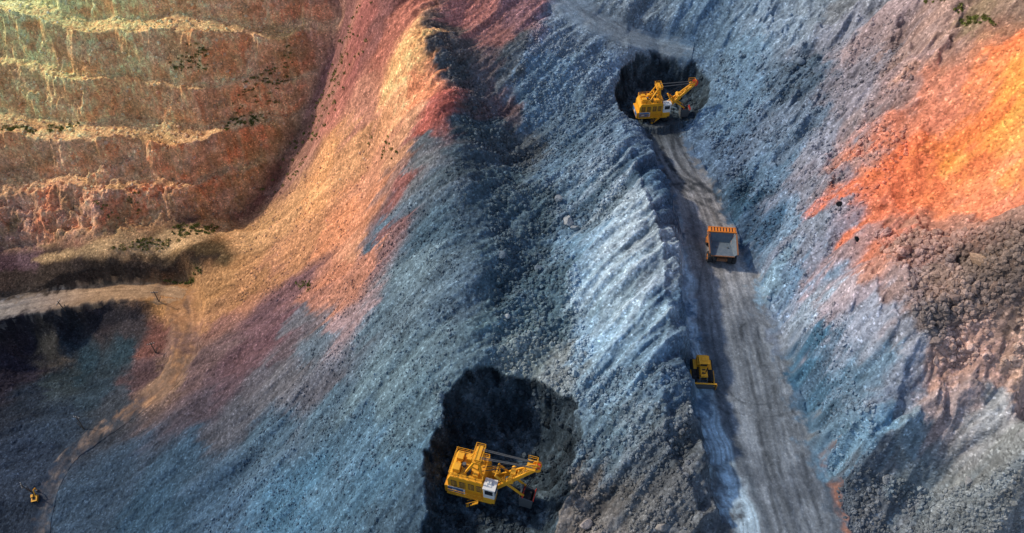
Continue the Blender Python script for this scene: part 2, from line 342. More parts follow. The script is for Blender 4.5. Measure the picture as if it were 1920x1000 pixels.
C = C*np.exp((s1*.12+s2*.20+s3*.15+(gl-.35)*.18)*sl+(r2-.3)*.35*mr*mo+(f2*.15+f3*.15+fc3*.26)*smo+crag*.07*(mr*mo+m_far)+s3*.06*mr)[..., None]  # random gravel tone, plus relief shade painted in: hollows darker, ridges lighter
C = mixc(C, lin([86,104,118]), m_gul*sstep(-.1, .5, f2+f3*.3)*.4)
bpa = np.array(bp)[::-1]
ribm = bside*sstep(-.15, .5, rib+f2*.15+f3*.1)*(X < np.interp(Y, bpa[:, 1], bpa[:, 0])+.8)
C = mixc(C, lin([190,206,220]), ribm*.5*sstep(-35, -10, Y)*sstep(38, 10, Y))  # lit side of the berm ribs painted pale
C = C*np.exp(-.30*bside*sstep(.1, -.5, rib))[..., None]  # shade between the ribs painted in as darker colour
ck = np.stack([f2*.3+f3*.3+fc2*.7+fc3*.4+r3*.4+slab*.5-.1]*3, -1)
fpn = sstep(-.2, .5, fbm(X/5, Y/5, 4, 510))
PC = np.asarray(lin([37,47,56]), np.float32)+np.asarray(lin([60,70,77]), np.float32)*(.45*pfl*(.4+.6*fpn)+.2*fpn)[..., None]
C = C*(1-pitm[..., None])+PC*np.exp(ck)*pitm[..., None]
KALB = 1.0
def grade(C):
    l = C.mean(-1, keepdims=True); C = l+(C-l)*1.0
    return np.clip(C*np.array([1.02,1.0,.95])*KALB, .006, .85).astype(np.float32)
C = grade(C)

# ------------------------------------------------------------ mesh helpers
def fast_mesh(name, V, Fc, cols=None, smooth=True):
    me = bpy.data.meshes.new(name); k = Fc.shape[1]
    me.vertices.add(len(V)); me.vertices.foreach_set("co", np.asarray(V, np.float32).ravel())
    me.loops.add(Fc.size); me.loops.foreach_set("vertex_index", Fc.astype(np.int32).ravel())
    me.polygons.add(len(Fc)); me.polygons.foreach_set("loop_start", (np.arange(len(Fc))*k).astype(np.int32))
    me.update(calc_edges=True)
    me.polygons.foreach_set("use_smooth", np.full(len(Fc), smooth))
    if cols is not None:
        at = me.color_attributes.new("Col", 'FLOAT_COLOR', 'POINT')
        at.data.foreach_set("color", np.concatenate([cols, np.ones((len(cols), 1))], 1).astype(np.float32).ravel())
    return me
def add_obj(name, me, mat=None, parent=None, **kw):
    ob = bpy.data.objects.new(name, me); COL.objects.link(ob)
    if mat: me.materials.append(mat)
    if parent: ob.parent = parent
    for a, b in kw.items(): ob[a] = b
    return ob
def grid_faces(ny, nx):
    i = np.arange(ny-1)[:, None]*nx+np.arange(nx-1)[None]; i = i.ravel()
    return np.stack([i, i+1, i+nx+1, i+nx], 1)

# ------------------------------------------------------------ materials
def ground_mat(name, bump=.5, fine=1.0, rough=.95, speck=.5, stones=.8, lo=.56, hi=1.48):
    m = bpy.data.materials.new(name); m.use_nodes = True; nt = m.node_tree; N = nt.nodes; L = nt.links
    b = N["Principled BSDF"]; b.inputs["Roughness"].default_value = rough
    b.inputs["Specular IOR Level"].default_value = .05
    tc = N.new("ShaderNodeTexCoord"); at = N.new("ShaderNodeAttribute"); at.attribute_name = "Col"
    n1 = N.new("ShaderNodeTexNoise"); n1.inputs["Scale"].default_value = .7*fine; n1.inputs["Detail"].default_value = 10; n1.inputs["Roughness"].default_value = .82
    n2 = N.new("ShaderNodeTexVoronoi"); n2.inputs["Scale"].default_value = 2.1*fine
    n4 = N.new("ShaderNodeTexVoronoi"); n4.inputs["Scale"].default_value = 2.6*fine
    n3 = N.new("ShaderNodeTexNoise"); n3.inputs["Scale"].default_value = 1.3*fine; n3.inputs["Detail"].default_value = 6; n3.inputs["Roughness"].default_value = .65
    for q in (n1, n2, n3, n4): L.new(tc.outputs["Object"], q.inputs["Vector"])
    r1 = N.new("ShaderNodeMapRange"); r1.inputs[1].default_value = .3; r1.inputs[2].default_value = .7; r1.inputs[3].default_value = lo; r1.inputs[4].default_value = hi
    L.new(n1.outputs["Fac"], r1.inputs[0])
    sp = N.new("ShaderNodeSeparateColor"); L.new(n2.outputs["Color"], sp.inputs[0])
    r2 = N.new("ShaderNodeMapRange"); r2.inputs[3].default_value = 1-speck*.45; r2.inputs[4].default_value = 1+speck*.45; L.new(sp.outputs[0], r2.inputs[0])
    sp4 = N.new("ShaderNodeSeparateColor"); L.new(n4.outputs["Color"], sp4.inputs[0])
    r4 = N.new("ShaderNodeMapRange"); r4.inputs[1].default_value = .88; r4.inputs[2].default_value = .97; r4.inputs[3].default_value = 1; r4.inputs[4].default_value = 1+stones; L.new(sp4.outputs[1], r4.inputs[0])
    r5 = N.new("ShaderNodeMapRange"); r5.inputs[1].default_value = .04; r5.inputs[2].default_value = .12; r5.inputs[3].default_value = 1-.45*stones; r5.inputs[4].default_value = 1; L.new(sp4.outputs[0], r5.inputs[0])
    last = r1.outputs[0]
    for o_ in (r2, r4, r5):
        mu = N.new("ShaderNodeMath"); mu.operation = 'MULTIPLY'; L.new(last, mu.inputs[0]); L.new(o_.outputs[0], mu.inputs[1]); last = mu.outputs[0]
    vm = N.new("ShaderNodeVectorMath"); vm.operation = 'SCALE'; L.new(at.outputs["Color"], vm.inputs[0]); L.new(last, vm.inputs["Scale"])
    L.new(vm.outputs[0], b.inputs["Base Color"])
    ad = N.new("ShaderNodeMath"); ad.operation = 'MULTIPLY_ADD'; ad.inputs[1].default_value = -.25
    L.new(n2.outputs["Distance"], ad.inputs[0]); L.new(n3.outputs["Fac"], ad.inputs[2])
    bu = N.new("ShaderNodeBump"); bu.inputs["Strength"].default_value = bump; bu.inputs["Distance"].default_value = .5
    L.new(ad.outputs[0], bu.inputs["Height"]); L.new(bu.outputs[0], b.inputs["Normal"])
    return m
M_ground = ground_mat("quarry_rock", .65, 1.0, 1.0, .5, .75)
M_road = ground_mat("compacted_haul_dirt", .25, 1.3, 1.0, .25, .3, .66, 1.35)
M_rock = ground_mat("loose_rock", .4, 2.5, 1.0, .4, .2)

def paint(name, rgb, rough=.45, dirt=.35, metal=0, dcol=(.16,.15,.14)):
    m = bpy.data.materials.new(name); m.use_nodes = True; nt = m.node_tree; N = nt.nodes; L = nt.links
    b = N["Principled BSDF"]; b.inputs["Metallic"].default_value = metal
    tc = N.new("ShaderNodeTexCoord"); no = N.new("ShaderNodeTexNoise"); no.inputs["Scale"].default_value = 1.3; no.inputs["Detail"].default_value = 8; no.inputs["Roughness"].default_value = .7
    L.new(tc.outputs["Object"], no.inputs["Vector"])
    mr_ = N.new("ShaderNodeMapRange"); mr_.inputs[1].default_value = .42; mr_.inputs[2].default_value = .72; mr_.inputs[3].default_value = 0; mr_.inputs[4].default_value = dirt*1.6
    L.new(no.outputs["Fac"], mr_.inputs[0])
    mx = N.new("ShaderNodeMix"); mx.data_type = 'RGBA'; mx.inputs[6].default_value = (*rgb, 1); mx.inputs[7].default_value = (*dcol, 1)
    L.new(mr_.outputs[0], mx.inputs[0]); L.new(mx.outputs[2], b.inputs["Base Color"])
    r = N.new("ShaderNodeMapRange"); r.inputs[3].default_value = rough; r.inputs[4].default_value = min(1, rough+.35); L.new(no.outputs["Fac"], r.inputs[0]); L.new(r.outputs[0], b.inputs["Roughness"])
    return m
YEL = paint("yellow_paint", (.90,.42,.015), .45, .22, dcol=(.30,.15,.03))
ORG = paint("orange_paint", (.80,.24,.02), .5, .3, dcol=(.2,.1,.05))
WHT = paint("white_paint", (.80,.80,.78), .4, .15)
BLU = paint("blue_paint", (.03,.15,.38), .45, .2)
RED = paint("red_paint", (.70,.04,.015), .5, .2)
BLK = paint("black_rubber", (.018,.018,.02), .85, .3, dcol=(.09,.09,.09))
STL = paint("worn_steel", (.11,.12,.13), .55, .4, .3)
GLS = paint("dark_glass", (.015,.02,.03), .12, .05)
BED = paint("truck_bed_steel", (.10,.14,.18), .6, .5, .1, dcol=(.20,.23,.26))
RST = paint("rusty_orange_frame", (.30,.12,.045), .7, .5, dcol=(.14,.10,.08))
WOOD = paint("weathered_pole_wood", (.10,.08,.06), .85, .4)
WAT = paint("murky_water", (.02,.045,.055), .3, .1, dcol=(.04,.06,.06))

# ------------------------------------------------------------ terrain object
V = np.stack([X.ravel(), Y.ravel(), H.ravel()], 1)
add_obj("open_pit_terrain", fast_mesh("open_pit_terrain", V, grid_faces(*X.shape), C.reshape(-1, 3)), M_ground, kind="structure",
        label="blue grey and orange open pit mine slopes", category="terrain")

def strip(name, pts, colfn, off=.22, sp=.3, label="", fade=.14, blend=1.0):
    pts = np.array(pts, float); seg = np.hypot(np.diff(pts[:, 0]), np.diff(pts[:, 1])); s = np.concatenate([[0], np.cumsum(seg)])
    S = np.arange(0, s[-1], sp)
    def sm(c):
        v = np.interp(S, s, c); kk = int(8/sp) | 1; pad = np.pad(v, kk//2, mode='reflect', reflect_type='odd'); return np.convolve(pad, np.ones(kk)/kk, 'valid')
    cx, cy, w = sm(pts[:, 0]), sm(pts[:, 1]), sm(pts[:, 3])
    tx, ty = np.gradient(cx), np.gradient(cy); l = np.hypot(tx, ty); tx /= l; ty /= l
    nt = int(w.max()*2/sp)+3; t = np.linspace(-1, 1, nt)          # t=-1 is the west side when heading south
    Sg, Tg = np.meshgrid(S, t, indexing='ij')
    ww = (w[:, None]+.9)*(1+.08*fbm(Sg/4, np.sign(Tg)*3+.5, 3, 5))
    gx = cx[:, None]-ty[:, None]*Tg*ww; gy = cy[:, None]+tx[:, None]*Tg*ww
    edge = sstep(1.0, 1-fade*2.0, np.abs(Tg)+fade*1.6*fbm(gx/3, gy/3, 6, 8, .62))
    e2 = sstep(1.0, .96, np.abs(Tg))
    zz = sample(H, gx, gy)+off*e2-.25*(1-e2)
    rut = fbm(Tg*w[:, None]/.7, Sg/30, 3, 301)*.06
    zz = zz+rut*edge+fbm(gx/1.5, gy/1.5, 3, 302)*.04
    base = sample(C, gx, gy)
    cc = colfn(Sg, Tg, gx, gy, s[-1])
    cc = grade(cc*(1+1.2*rut[..., None]+.22*fbm(gx/3, gy/3, 5, 310, .6)[..., None]))
    edge = edge*blend
    if blend < 1: edge = edge*(.4+.75*sstep(-.4, .4, fbm(gx/6, gy/6, 4, 333)))
    edge = np.clip(edge, 0, 1)
    col = base*(1-edge[..., None])+cc*edge[..., None]
    Vv = np.stack([gx.ravel(), gy.ravel(), zz.ravel()], 1)
    return add_obj(name, fast_mesh(name, Vv, grid_faces(*gx.shape), np.clip(col.reshape(-1, 3), .004, .85)), M_road, kind="structure", label=label, category="road")

marks = [([(1335,460),(1318,560),(1322,640),(1340,720),(1380,770),(1450,775),(1500,755)],.22),
         ([(1228,262),(1236,300),(1258,332),(1290,352),(1325,364),(1345,392)],.6),([(1250,250),(1252,290),(1272,325),(1305,350),(1335,372)],.6),
         ([(1300,700),(1330,740),(1365,765)],.35),([(1240,345),(1262,352),(1300,356),(1340,352)],.5),([(1240,290),(1262,340),(1300,370),(1350,392)],.5),
         ([(1280,262),(1300,300),(1325,350),(1350,400),(1370,440)],.5),([(1430,620),(1470,760),(1500,900),(1530,1000)],.35),([(1400,620),(1430,760),(1450,900),(1480,1010)],.4)]
mk = []
for p_, w_ in marks:
    a_ = np.array([pixel_to_ground(H, a, b)[:2] for a, b in p_])
    for _ in range(2):      # corner cutting rounds the turns
        a_ = np.concatenate([a_[:1], np.stack([a_[:-1]*.75+a_[1:]*.25, a_[:-1]*.25+a_[1:]*.75], 1).reshape(-1, 2), a_[-1:]])
    mk.append((a_, w_))
def haul_col(S, T, gx, gy, Lg):
    c = np.ones(S.shape+(3,))*lin([118,127,138])
    f = S/Lg
    c = mixc(c, lin([142,140,142]), sstep(.05, .35, f)*sstep(.6, .3, f))
    tr = fbm(T*4+gnoise(S/50, S*0, 3)*.8, S/35, 5, 320)
    c = c*np.exp(tr*.45)[..., None]
    c = c*np.exp(fbm(T*15+gnoise(S/30, S*0, 4)*2, S/14, 4, 330)*.22)[..., None]
    c = mixc(c, lin([84,92,104]), sstep(.0, .6, fbm(gx/9, gy/14, 5, 340))*.55)
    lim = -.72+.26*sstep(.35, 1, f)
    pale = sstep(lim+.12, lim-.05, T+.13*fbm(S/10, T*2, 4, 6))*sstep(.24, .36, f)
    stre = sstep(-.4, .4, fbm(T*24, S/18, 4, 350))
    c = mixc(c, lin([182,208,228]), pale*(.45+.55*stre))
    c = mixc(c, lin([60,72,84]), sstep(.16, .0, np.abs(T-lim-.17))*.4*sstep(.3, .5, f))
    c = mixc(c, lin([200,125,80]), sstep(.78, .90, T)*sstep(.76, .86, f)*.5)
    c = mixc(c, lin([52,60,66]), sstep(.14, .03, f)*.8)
    for p, w in mk:
        d, _ = line_field([tuple(q) for q in p], gx, gy)
        c = mixc(c, lin([42,48,56]), sstep(w*1.4, w*.3, np.abs(d-1.3))*(.3+.5*w)*sstep(-.7, .3, fbm(gx/3, gy/3, 4, 360)))
    return c
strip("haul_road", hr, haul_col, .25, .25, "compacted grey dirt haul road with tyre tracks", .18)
def flatcol(a, b, b2=None):
    def fcol(S, T, gx, gy, Lg):
        c = np.ones(S.shape+(3,))*lin(a)
        c = mixc(c, lin(b), sstep(-.3, .5, fbm(T*2.5, S/15, 3, 370)))
        if b2 is not None: c = mixc(c, lin(b2), sstep(.3, .7, S/Lg)*.85)
        return c*np.exp(fbm(T*6, S/25, 3, 380)*.3)[..., None]
    return fcol
strip("bench_road", br, flatcol([150,142,136],[132,128,128],[178,142,106]), .2, .4, "pale dirt road along a quarry bench", .3)
strip("dirt_track", dt, flatcol([174,132,98],[136,108,90],[96,98,102]), .18, .4, "brown dirt track fading down the slope", .6, .8)
strip("terrace_track", ut, flatcol([132,145,158],[106,117,130]), .18, .4, "pale grey track on the terrace above the pit", .5, .7)
# puddle by the bend of the track
pc = pixel_to_ground(H, 338, 560); pa_ = np.linspace(0, 2*np.pi, 28, endpoint=False); pr = 1+.5*gnoise(np.cos(pa_)*2, np.sin(pa_)*2, 9)
pv = np.stack([pc[0]+1.6*pr*np.cos(pa_), pc[1]+1.5*pr*np.sin(pa_), np.full(28, pc[2]+.28)], 1)
pme = bpy.data.meshes.new("puddle"); pme.from_pydata([tuple(v) for v in pv], [], [tuple(range(28))])
add_obj("puddle_water", pme, WAT, kind="structure", label="small dark teal puddle beside the track bend", category="puddle")

# ------------------------------------------------------------ rocks
t_ = (1+5**.5)/2
ICO = np.array([(-1,t_,0),(1,t_,0),(-1,-t_,0),(1,-t_,0),(0,-1,t_),(0,1,t_),(0,-1,-t_),(0,1,-t_),(t_,0,-1),(t_,0,1),(-t_,0,-1),(-t_,0,1)])/1.9
ICF = np.array([(0,11,5),(0,5,1),(0,1,7),(0,7,10),(0,10,11),(1,5,9),(5,11,4),(11,10,2),(10,7,6),(7,1,8),(3,9,4),(3,4,2),(3,2,6),(3,6,8),(3,8,9),(4,9,5),(2,4,11),(6,2,10),(8,6,7),(9,8,1)])
def scatter(poly_px, count, smin, smax, power=3.0):
    poly = [pixel_to_ground(H, a, b)[:2] for a, b in poly_px]; pa = np.array(poly)
    lo, hi = pa.min(0), pa.max(0); q = rng.random((count*4, 2))*(hi-lo)+lo
    q = q[sdf(poly, q[:, 0], q[:, 1]) < 0]
    clump = fbm(q[:, 0]/7, q[:, 1]/7, 3, 400); q = q[clump+rng.random(len(q))*.9 > .25][:count]
    s = smin+(smax-smin)*rng.random(len(q))**power
    return np.column_stack([q, s])
sc = [scatter([(830,60),(900,160),(1000,300),(1060,420),(1110,660),(1090,720),(920,680),(930,480),(900,300),(850,200)], 8500, .08, .6, 5),
      scatter([(1000,30),(1150,120),(1150,260),(1190,400),(1060,440),(960,160)], 7500, .08, .48, 5),
      scatter([(1640,430),(1920,410),(1960,700),(1730,670),(1690,560)], 8000, .10, .75, 5),
      scatter([(1600,880),(1960,860),(1960,1060),(1620,1060)], 5000, .10, .55, 5),
      scatter([(1350,100),(1700,0),(1700,300),(1550,500),(1400,380),(1330,250)], 7000, .08, .55, 5),
      scatter([(880,300),(850,700),(700,1050),(350,1050),(650,500)], 12000, .07, .38, 6),
      scatter([(1060,700),(1290,700),(1300,1050),(1080,1050)], 5500, .08, .55, 5),
      scatter([(1320,250),(1480,560),(1600,1050),(1660,1050),(1640,800),(1500,450),(1370,250)], 5500, .08, .5, 5),
      scatter([(820,700),(1080,700),(1090,860),(1030,1000),(800,1000)], 2200, .12, .8, 4),
      scatter([(1160,130),(1320,130),(1310,240),(1170,240)], 600, .12, .6, 3),
      scatter([(0,0),(600,0),(420,430),(0,470)], 2500, .12, .7, 4),
      scatter([(480,350),(700,250),(620,560),(420,560)], 2200, .08, .42, 5)]
sc = np.concatenate(sc)
hd, (z_, w_) = line_field(hr, sc[:, 0], sc[:, 1]); sc = sc[hd > w_-.6]
k = len(sc); q = rng.random((k, 3, 3))-.5
rots = np.linalg.qr(q)[0]
scl = sc[:, 2][:, None, None]*(.55+.7*rng.random((k, 1, 3)))
vv = ICO[None]*(1+.45*(rng.random((k, 12, 1))-.5))*scl
vv = np.einsum('kij,knj->kni', rots, vv)
zz = sample(H, sc[:, 0], sc[:, 1]); vv += np.stack([sc[:, 0], sc[:, 1], zz+sc[:, 2]*.12], 1)[:, None]
cc = sample(C, sc[:, 0], sc[:, 1])*(.8+.6*rng.random((k, 1))); cc = cc*.8+cc.mean(1, keepdims=True)*.2
ff = (ICF[None]+12*np.arange(k)[:, None, None]).reshape(-1, 3)
add_obj("rock_rubble", fast_mesh("rock_rubble", vv.reshape(-1, 3), ff, np.repeat(np.clip(cc, .01, .8), 12, 0), False), M_rock, kind="stuff",
        label="loose broken rubble strewn over the slopes", category="rubble")

def boulder(px, py, size, tint, label):
    p = pixel_to_ground(H, px, py); bm = bmesh.new(); bmesh.ops.create_icosphere(bm, subdivisions=3, radius=1)
    planes = [Vector(rng.normal(size=3)).normalized() for _ in range(11)]; ds = rng.uniform(.5, .8, 11)
    sc_ = Vector((rng.uniform(.8, 1.3), rng.uniform(.7, 1.1), rng.uniform(.6, .85)))
    for v in bm.verts:
        for pl, dd in zip(planes, ds):
            e = v.co.dot(pl)-dd
            if e > 0: v.co -= pl*e
        v.co = Vector((v.co.x*sc_.x, v.co.y*sc_.y, v.co.z*sc_.z))*size*(1+rng.uniform(-.02, .02))
    me = bpy.data.meshes.new("boulder"); bm.to_mesh(me); bm.free()
    at = me.color_attributes.new("Col", 'FLOAT_COLOR', 'POINT'); c = lin(tint)
    at.data.foreach_set("color", np.tile(np.append(c, 1), len(me.vertices)).astype(np.float32))
    ob = add_obj("boulder", me, M_rock, label=label, category="boulder", group="boulders lying on the mine slopes")
    ob.location = (p[0], p[1], p[2]+size*.35); ob.rotation_euler = (0, 0, rng.uniform(0, 6))
BL = [(1048,376,1.3,(138,146,154),"grey boulder resting in the rubble gully"),(1064,418,1.5,(152,157,161),"pale grey boulder resting in the rubble gully"),
      (1078,430,.9,(146,152,156),"grey boulder resting in the rubble gully"),(951,594,.8,(175,182,184),"small whitish boulder on dark blue gravel"),
      (1573,384,.8,(30,32,36),"black boulder at the foot of orange rock"),(1606,450,.75,(30,32,36),"black boulder at the foot of orange rock"),
      (1830,490,1.7,(170,142,120),"tan angular boulder among broken rock"),(1862,540,1.3,(126,107,98),"brown boulder among broken rock"),
      (1752,640,1.3,(130,118,116),"brown boulder among broken rock"),(1900,610,1.3,(120,104,98),"brown boulder among broken rock"),
      (1700,470,1.0,(155,115,104),"reddish boulder on orange scree"),(1240,990,1.1,(150,145,140),"grey boulder on spoil heap"),(1100,985,1.2,(160,150,145),"pale boulder on spoil heap"),
      (1500,118,1.4,(106,120,136),"blue grey boulder on rough slope"),(1530,135,1.3,(98,112,128),"blue grey boulder on rough slope"),(1440,560,.8,(150,165,180),"blue grey boulder beside the haul road"),
      (940,480,1.0,(106,120,132),"grey boulder resting in the rubble gully"),(1010,505,1.0,(106,120,132),"grey boulder resting in the rubble gully"),
      (1125,265,1.1,(130,145,160),"blue grey boulder on gravel slope"),(1830,575,1.3,(134,116,108),"brown boulder among broken rock"),(1790,560,1.2,(140,120,112),"brown boulder among broken rock"),
      (1370,905,.35,(120,125,130),"small stone on the haul road"),(890,205,1.1,(90,95,101),"dark boulder on ridge rubble"),(1660,900,1.0,(130,135,140),"grey boulder on gravel floor"),
      (1815,905,1.0,(140,142,145),"grey boulder on gravel floor")]
for b in BL: boulder(*b)

# low scrub on ridge and benches
shr = np.concatenate([scatter(p, c, .25, .9, 2) for p, c in [
    ([(700,0),(640,70),(560,240),(480,370),(500,380),(600,270),(660,150),(720,30)], 130), ([(200,470),(330,425),(410,425),(400,440),(300,470)], 130),
    ([(300,520),(380,500),(380,515),(310,530)], 35), ([(420,200),(540,80),(555,130),(470,240),(420,250)], 110), ([(0,235),(160,222),(160,240),(0,255)], 50),
    ([(1730,0),(1800,-10),(1870,40),(1860,55),(1790,30)], 60), ([(310,90),(390,90),(390,140),(320,140)], 50),([(555,530),(590,525),(580,545),(560,548)], 14),
    ([(690,250),(760,255),(740,300),(690,290)], 20),([(180,380),(260,360),(280,400),(200,410)], 20)]])
lv = []; lc = []
for x, y, s in shr:
    z = float(sample(H, x, y)); m_ = int(26+50*s)
    a = rng.random(m_)*6.28; r = s*np.sqrt(rng.random(m_)); h = rng.random(m_)*s*.8*(1-.5*r/s)
    c0 = np.stack([x+r*np.cos(a), y+r*np.sin(a), z+h], 1)
    e1 = rng.normal(size=(m_, 3))*.13; e2 = rng.normal(size=(m_, 3))*.13
    lv.append(np.stack([c0-e1, c0+e2, c0+e1], 1)); g = lin([116,120,64])*rng.uniform(.4, 1.5, (m_, 1)); lc.append(np.repeat(g, 3, 0))
lv = np.concatenate(lv).reshape(-1, 3); lc = np.concatenate(lc)
add_obj("low_scrub", fast_mesh("low_scrub", lv, np.arange(len(lv)).reshape(-1, 3), lc, False), M_rock, kind="stuff", label="sparse green scrub on the ridge and benches", category="scrub")

# ------------------------------------------------------------ part builder
class Part:
    def __init__(s, name, parent, mats): s.bm = bmesh.new(); s.name = name; s.parent = parent; s.mats = mats
    def _mi(s, faces, mi):
        for f in faces: f.material_index = mi
    def box(s, c, size, mi=0, rot=None, taper=None):
        r = bmesh.ops.create_cube(s.bm, size=1); M = Matrix.Translation(c) @ (rot.to_4x4() if rot else Matrix())
        fs = set()
        for v in r['verts']:
            x, y, z = v.co
            if taper and z > 0: x *= taper[0]; y *= taper[1]
            v.co = M @ Vector((x*size[0], y*size[1], z*size[2])); fs.update(v.link_faces)
        s._mi(fs, mi); return s
    def beam(s, a, b, w, h=None, mi=0, w2=None):
        a = Vector(a); b = Vector(b); d = b-a; h = h or w
        q = d.to_track_quat('X', 'Z').to_matrix(); k = (w2/w) if w2 else 1
        r = bmesh.ops.create_cube(s.bm, size=1); fs = set()
        for v in r['verts']:
            x, y, z = v.co; kk = k if x > 0 else 1
            v.co = (a+b)/2+q @ Vector((x*d.length, y*w*kk, z*h*kk)); fs.update(v.link_faces)
        s._mi(fs, mi); return s
    def cyl(s, a, b, r, seg=16, mi=0, r2=None):
        a = Vector(a); b = Vector(b); d = b-a
        R_ = bmesh.ops.create_cone(s.bm, cap_ends=True, segments=seg, radius1=r, radius2=r if r2 is None else r2, depth=d.length)
        q = d.to_track_quat('Z', 'Y').to_matrix(); fs = set()
        for v in R_['verts']: v.co = (a+b)/2+q @ v.co; fs.update(v.link_faces)
        s._mi(fs, mi); return s
    def poly(s, profile, y0_, y1_, mi=0):
        vs = [[s.bm.verts.new((x, yy, z)) for x, z in profile] for yy in (y0_, y1_)]
        fs = [s.bm.faces.new(vs[0]), s.bm.faces.new(vs[1][::-1])]; m_ = len(profile)
        for i in range(m_):
            j = (i+1) % m_; fs.append(s.bm.faces.new((vs[0][i], vs[1][i], vs[1][j], vs[0][j])))
        s._mi(fs, mi); return s
    def rail(s, pts, h=1.0, r=.045, mi=0, sp=1.3, close=False):
        pts = [Vector(p) for p in pts]
        if close: pts.append(pts[0])
        for a, b in zip(pts[:-1], pts[1:]):
            m_ = max(1, int((b-a).length/sp))
            for i in range(m_+1):
                p = a.lerp(b, i/m_); s.cyl(p, p+Vector((0, 0, h)), r, 5, mi)
            for hh in (h, h*.5): s.cyl(a+Vector((0, 0, hh)), b+Vector((0, 0, hh)), r, 5, mi)
        return s
    def done(s, bevel=.03, label=None):
        bmesh.ops.recalc_face_normals(s.bm, faces=s.bm.faces)
        me = bpy.data.meshes.new(s.name); s.bm.to_mesh(me); s.bm.free()
        for m in s.mats: me.materials.append(m)
        ob = bpy.data.objects.new(s.name, me); COL.objects.link(ob); ob.parent = s.parent
        if bevel:
            b = ob.modifiers.new("bevel", 'BEVEL'); b.width = bevel; b.segments = 1; b.limit_method = 'ANGLE'
        if label: ob["label"] = label
        return ob
def empty(name, label, cat, group=None):
    e = bpy.data.objects.new(name, None); COL.objects.link(e); e["label"] = label; e["category"] = cat; e.empty_display_size = .5
    if group: e["group"] = group
    return e

def crawler(name, parent, L_, W_, Hh, cy, body_rot=0, nshoe=26, cx=0):
    p = Part(name, parent, [BLK, STL, YEL]); r = Hh/2
    prof = []
    for i in range(9): a = -math.pi/2+math.pi*i/8; prof.append((cx+L_/2-r+r*.88*math.cos(a), r+r*.88*math.sin(a)))
    for i in range(9): a = math.pi/2+math.pi*i/8; prof.append((cx-L_/2+r+r*.88*math.cos(a), r+r*.88*math.sin(a)))
    p.poly(prof, cy-W_*.36, cy+W_*.36, 1)
    per = 2*(L_-Hh)+2*math.pi*r; m_ = nshoe*2
    for i in range(m_):
        s_ = per*i/m_; st = L_-Hh
        if s_ < st: q = (-st/2+s_, 2*r-.04, 0)
        elif s_ < st+math.pi*r: a = (s_-st)/r; q = (st/2+math.sin(a)*(r-.04), r+math.cos(a)*(r-.04), a)
        elif s_ < 2*st+math.pi*r: q = (st/2-(s_-st-math.pi*r), .04, math.pi)
        else: a = (s_-2*st-math.pi*r)/r; q = (-st/2-math.sin(a)*(r-.04), r-math.cos(a)*(r-.04), math.pi+a)
        p.box((cx+q[0], cy, q[1]), (per/m_*.78, W_, .13), 0, Matrix.Rotation(q[2], 3, 'Y'))
    for i in range(6):
        x = cx-L_/2+r+(L_-Hh)*i/5; p.cyl((x, cy-W_*.42, r*.75), (x, cy+W_*.42, r*.75), r*.5 if 0 < i < 5 else r*.72, 12, 1)
    ob = p.done(0)
    if body_rot: ob.rotation_euler = (0, 0, body_rot)
    return ob

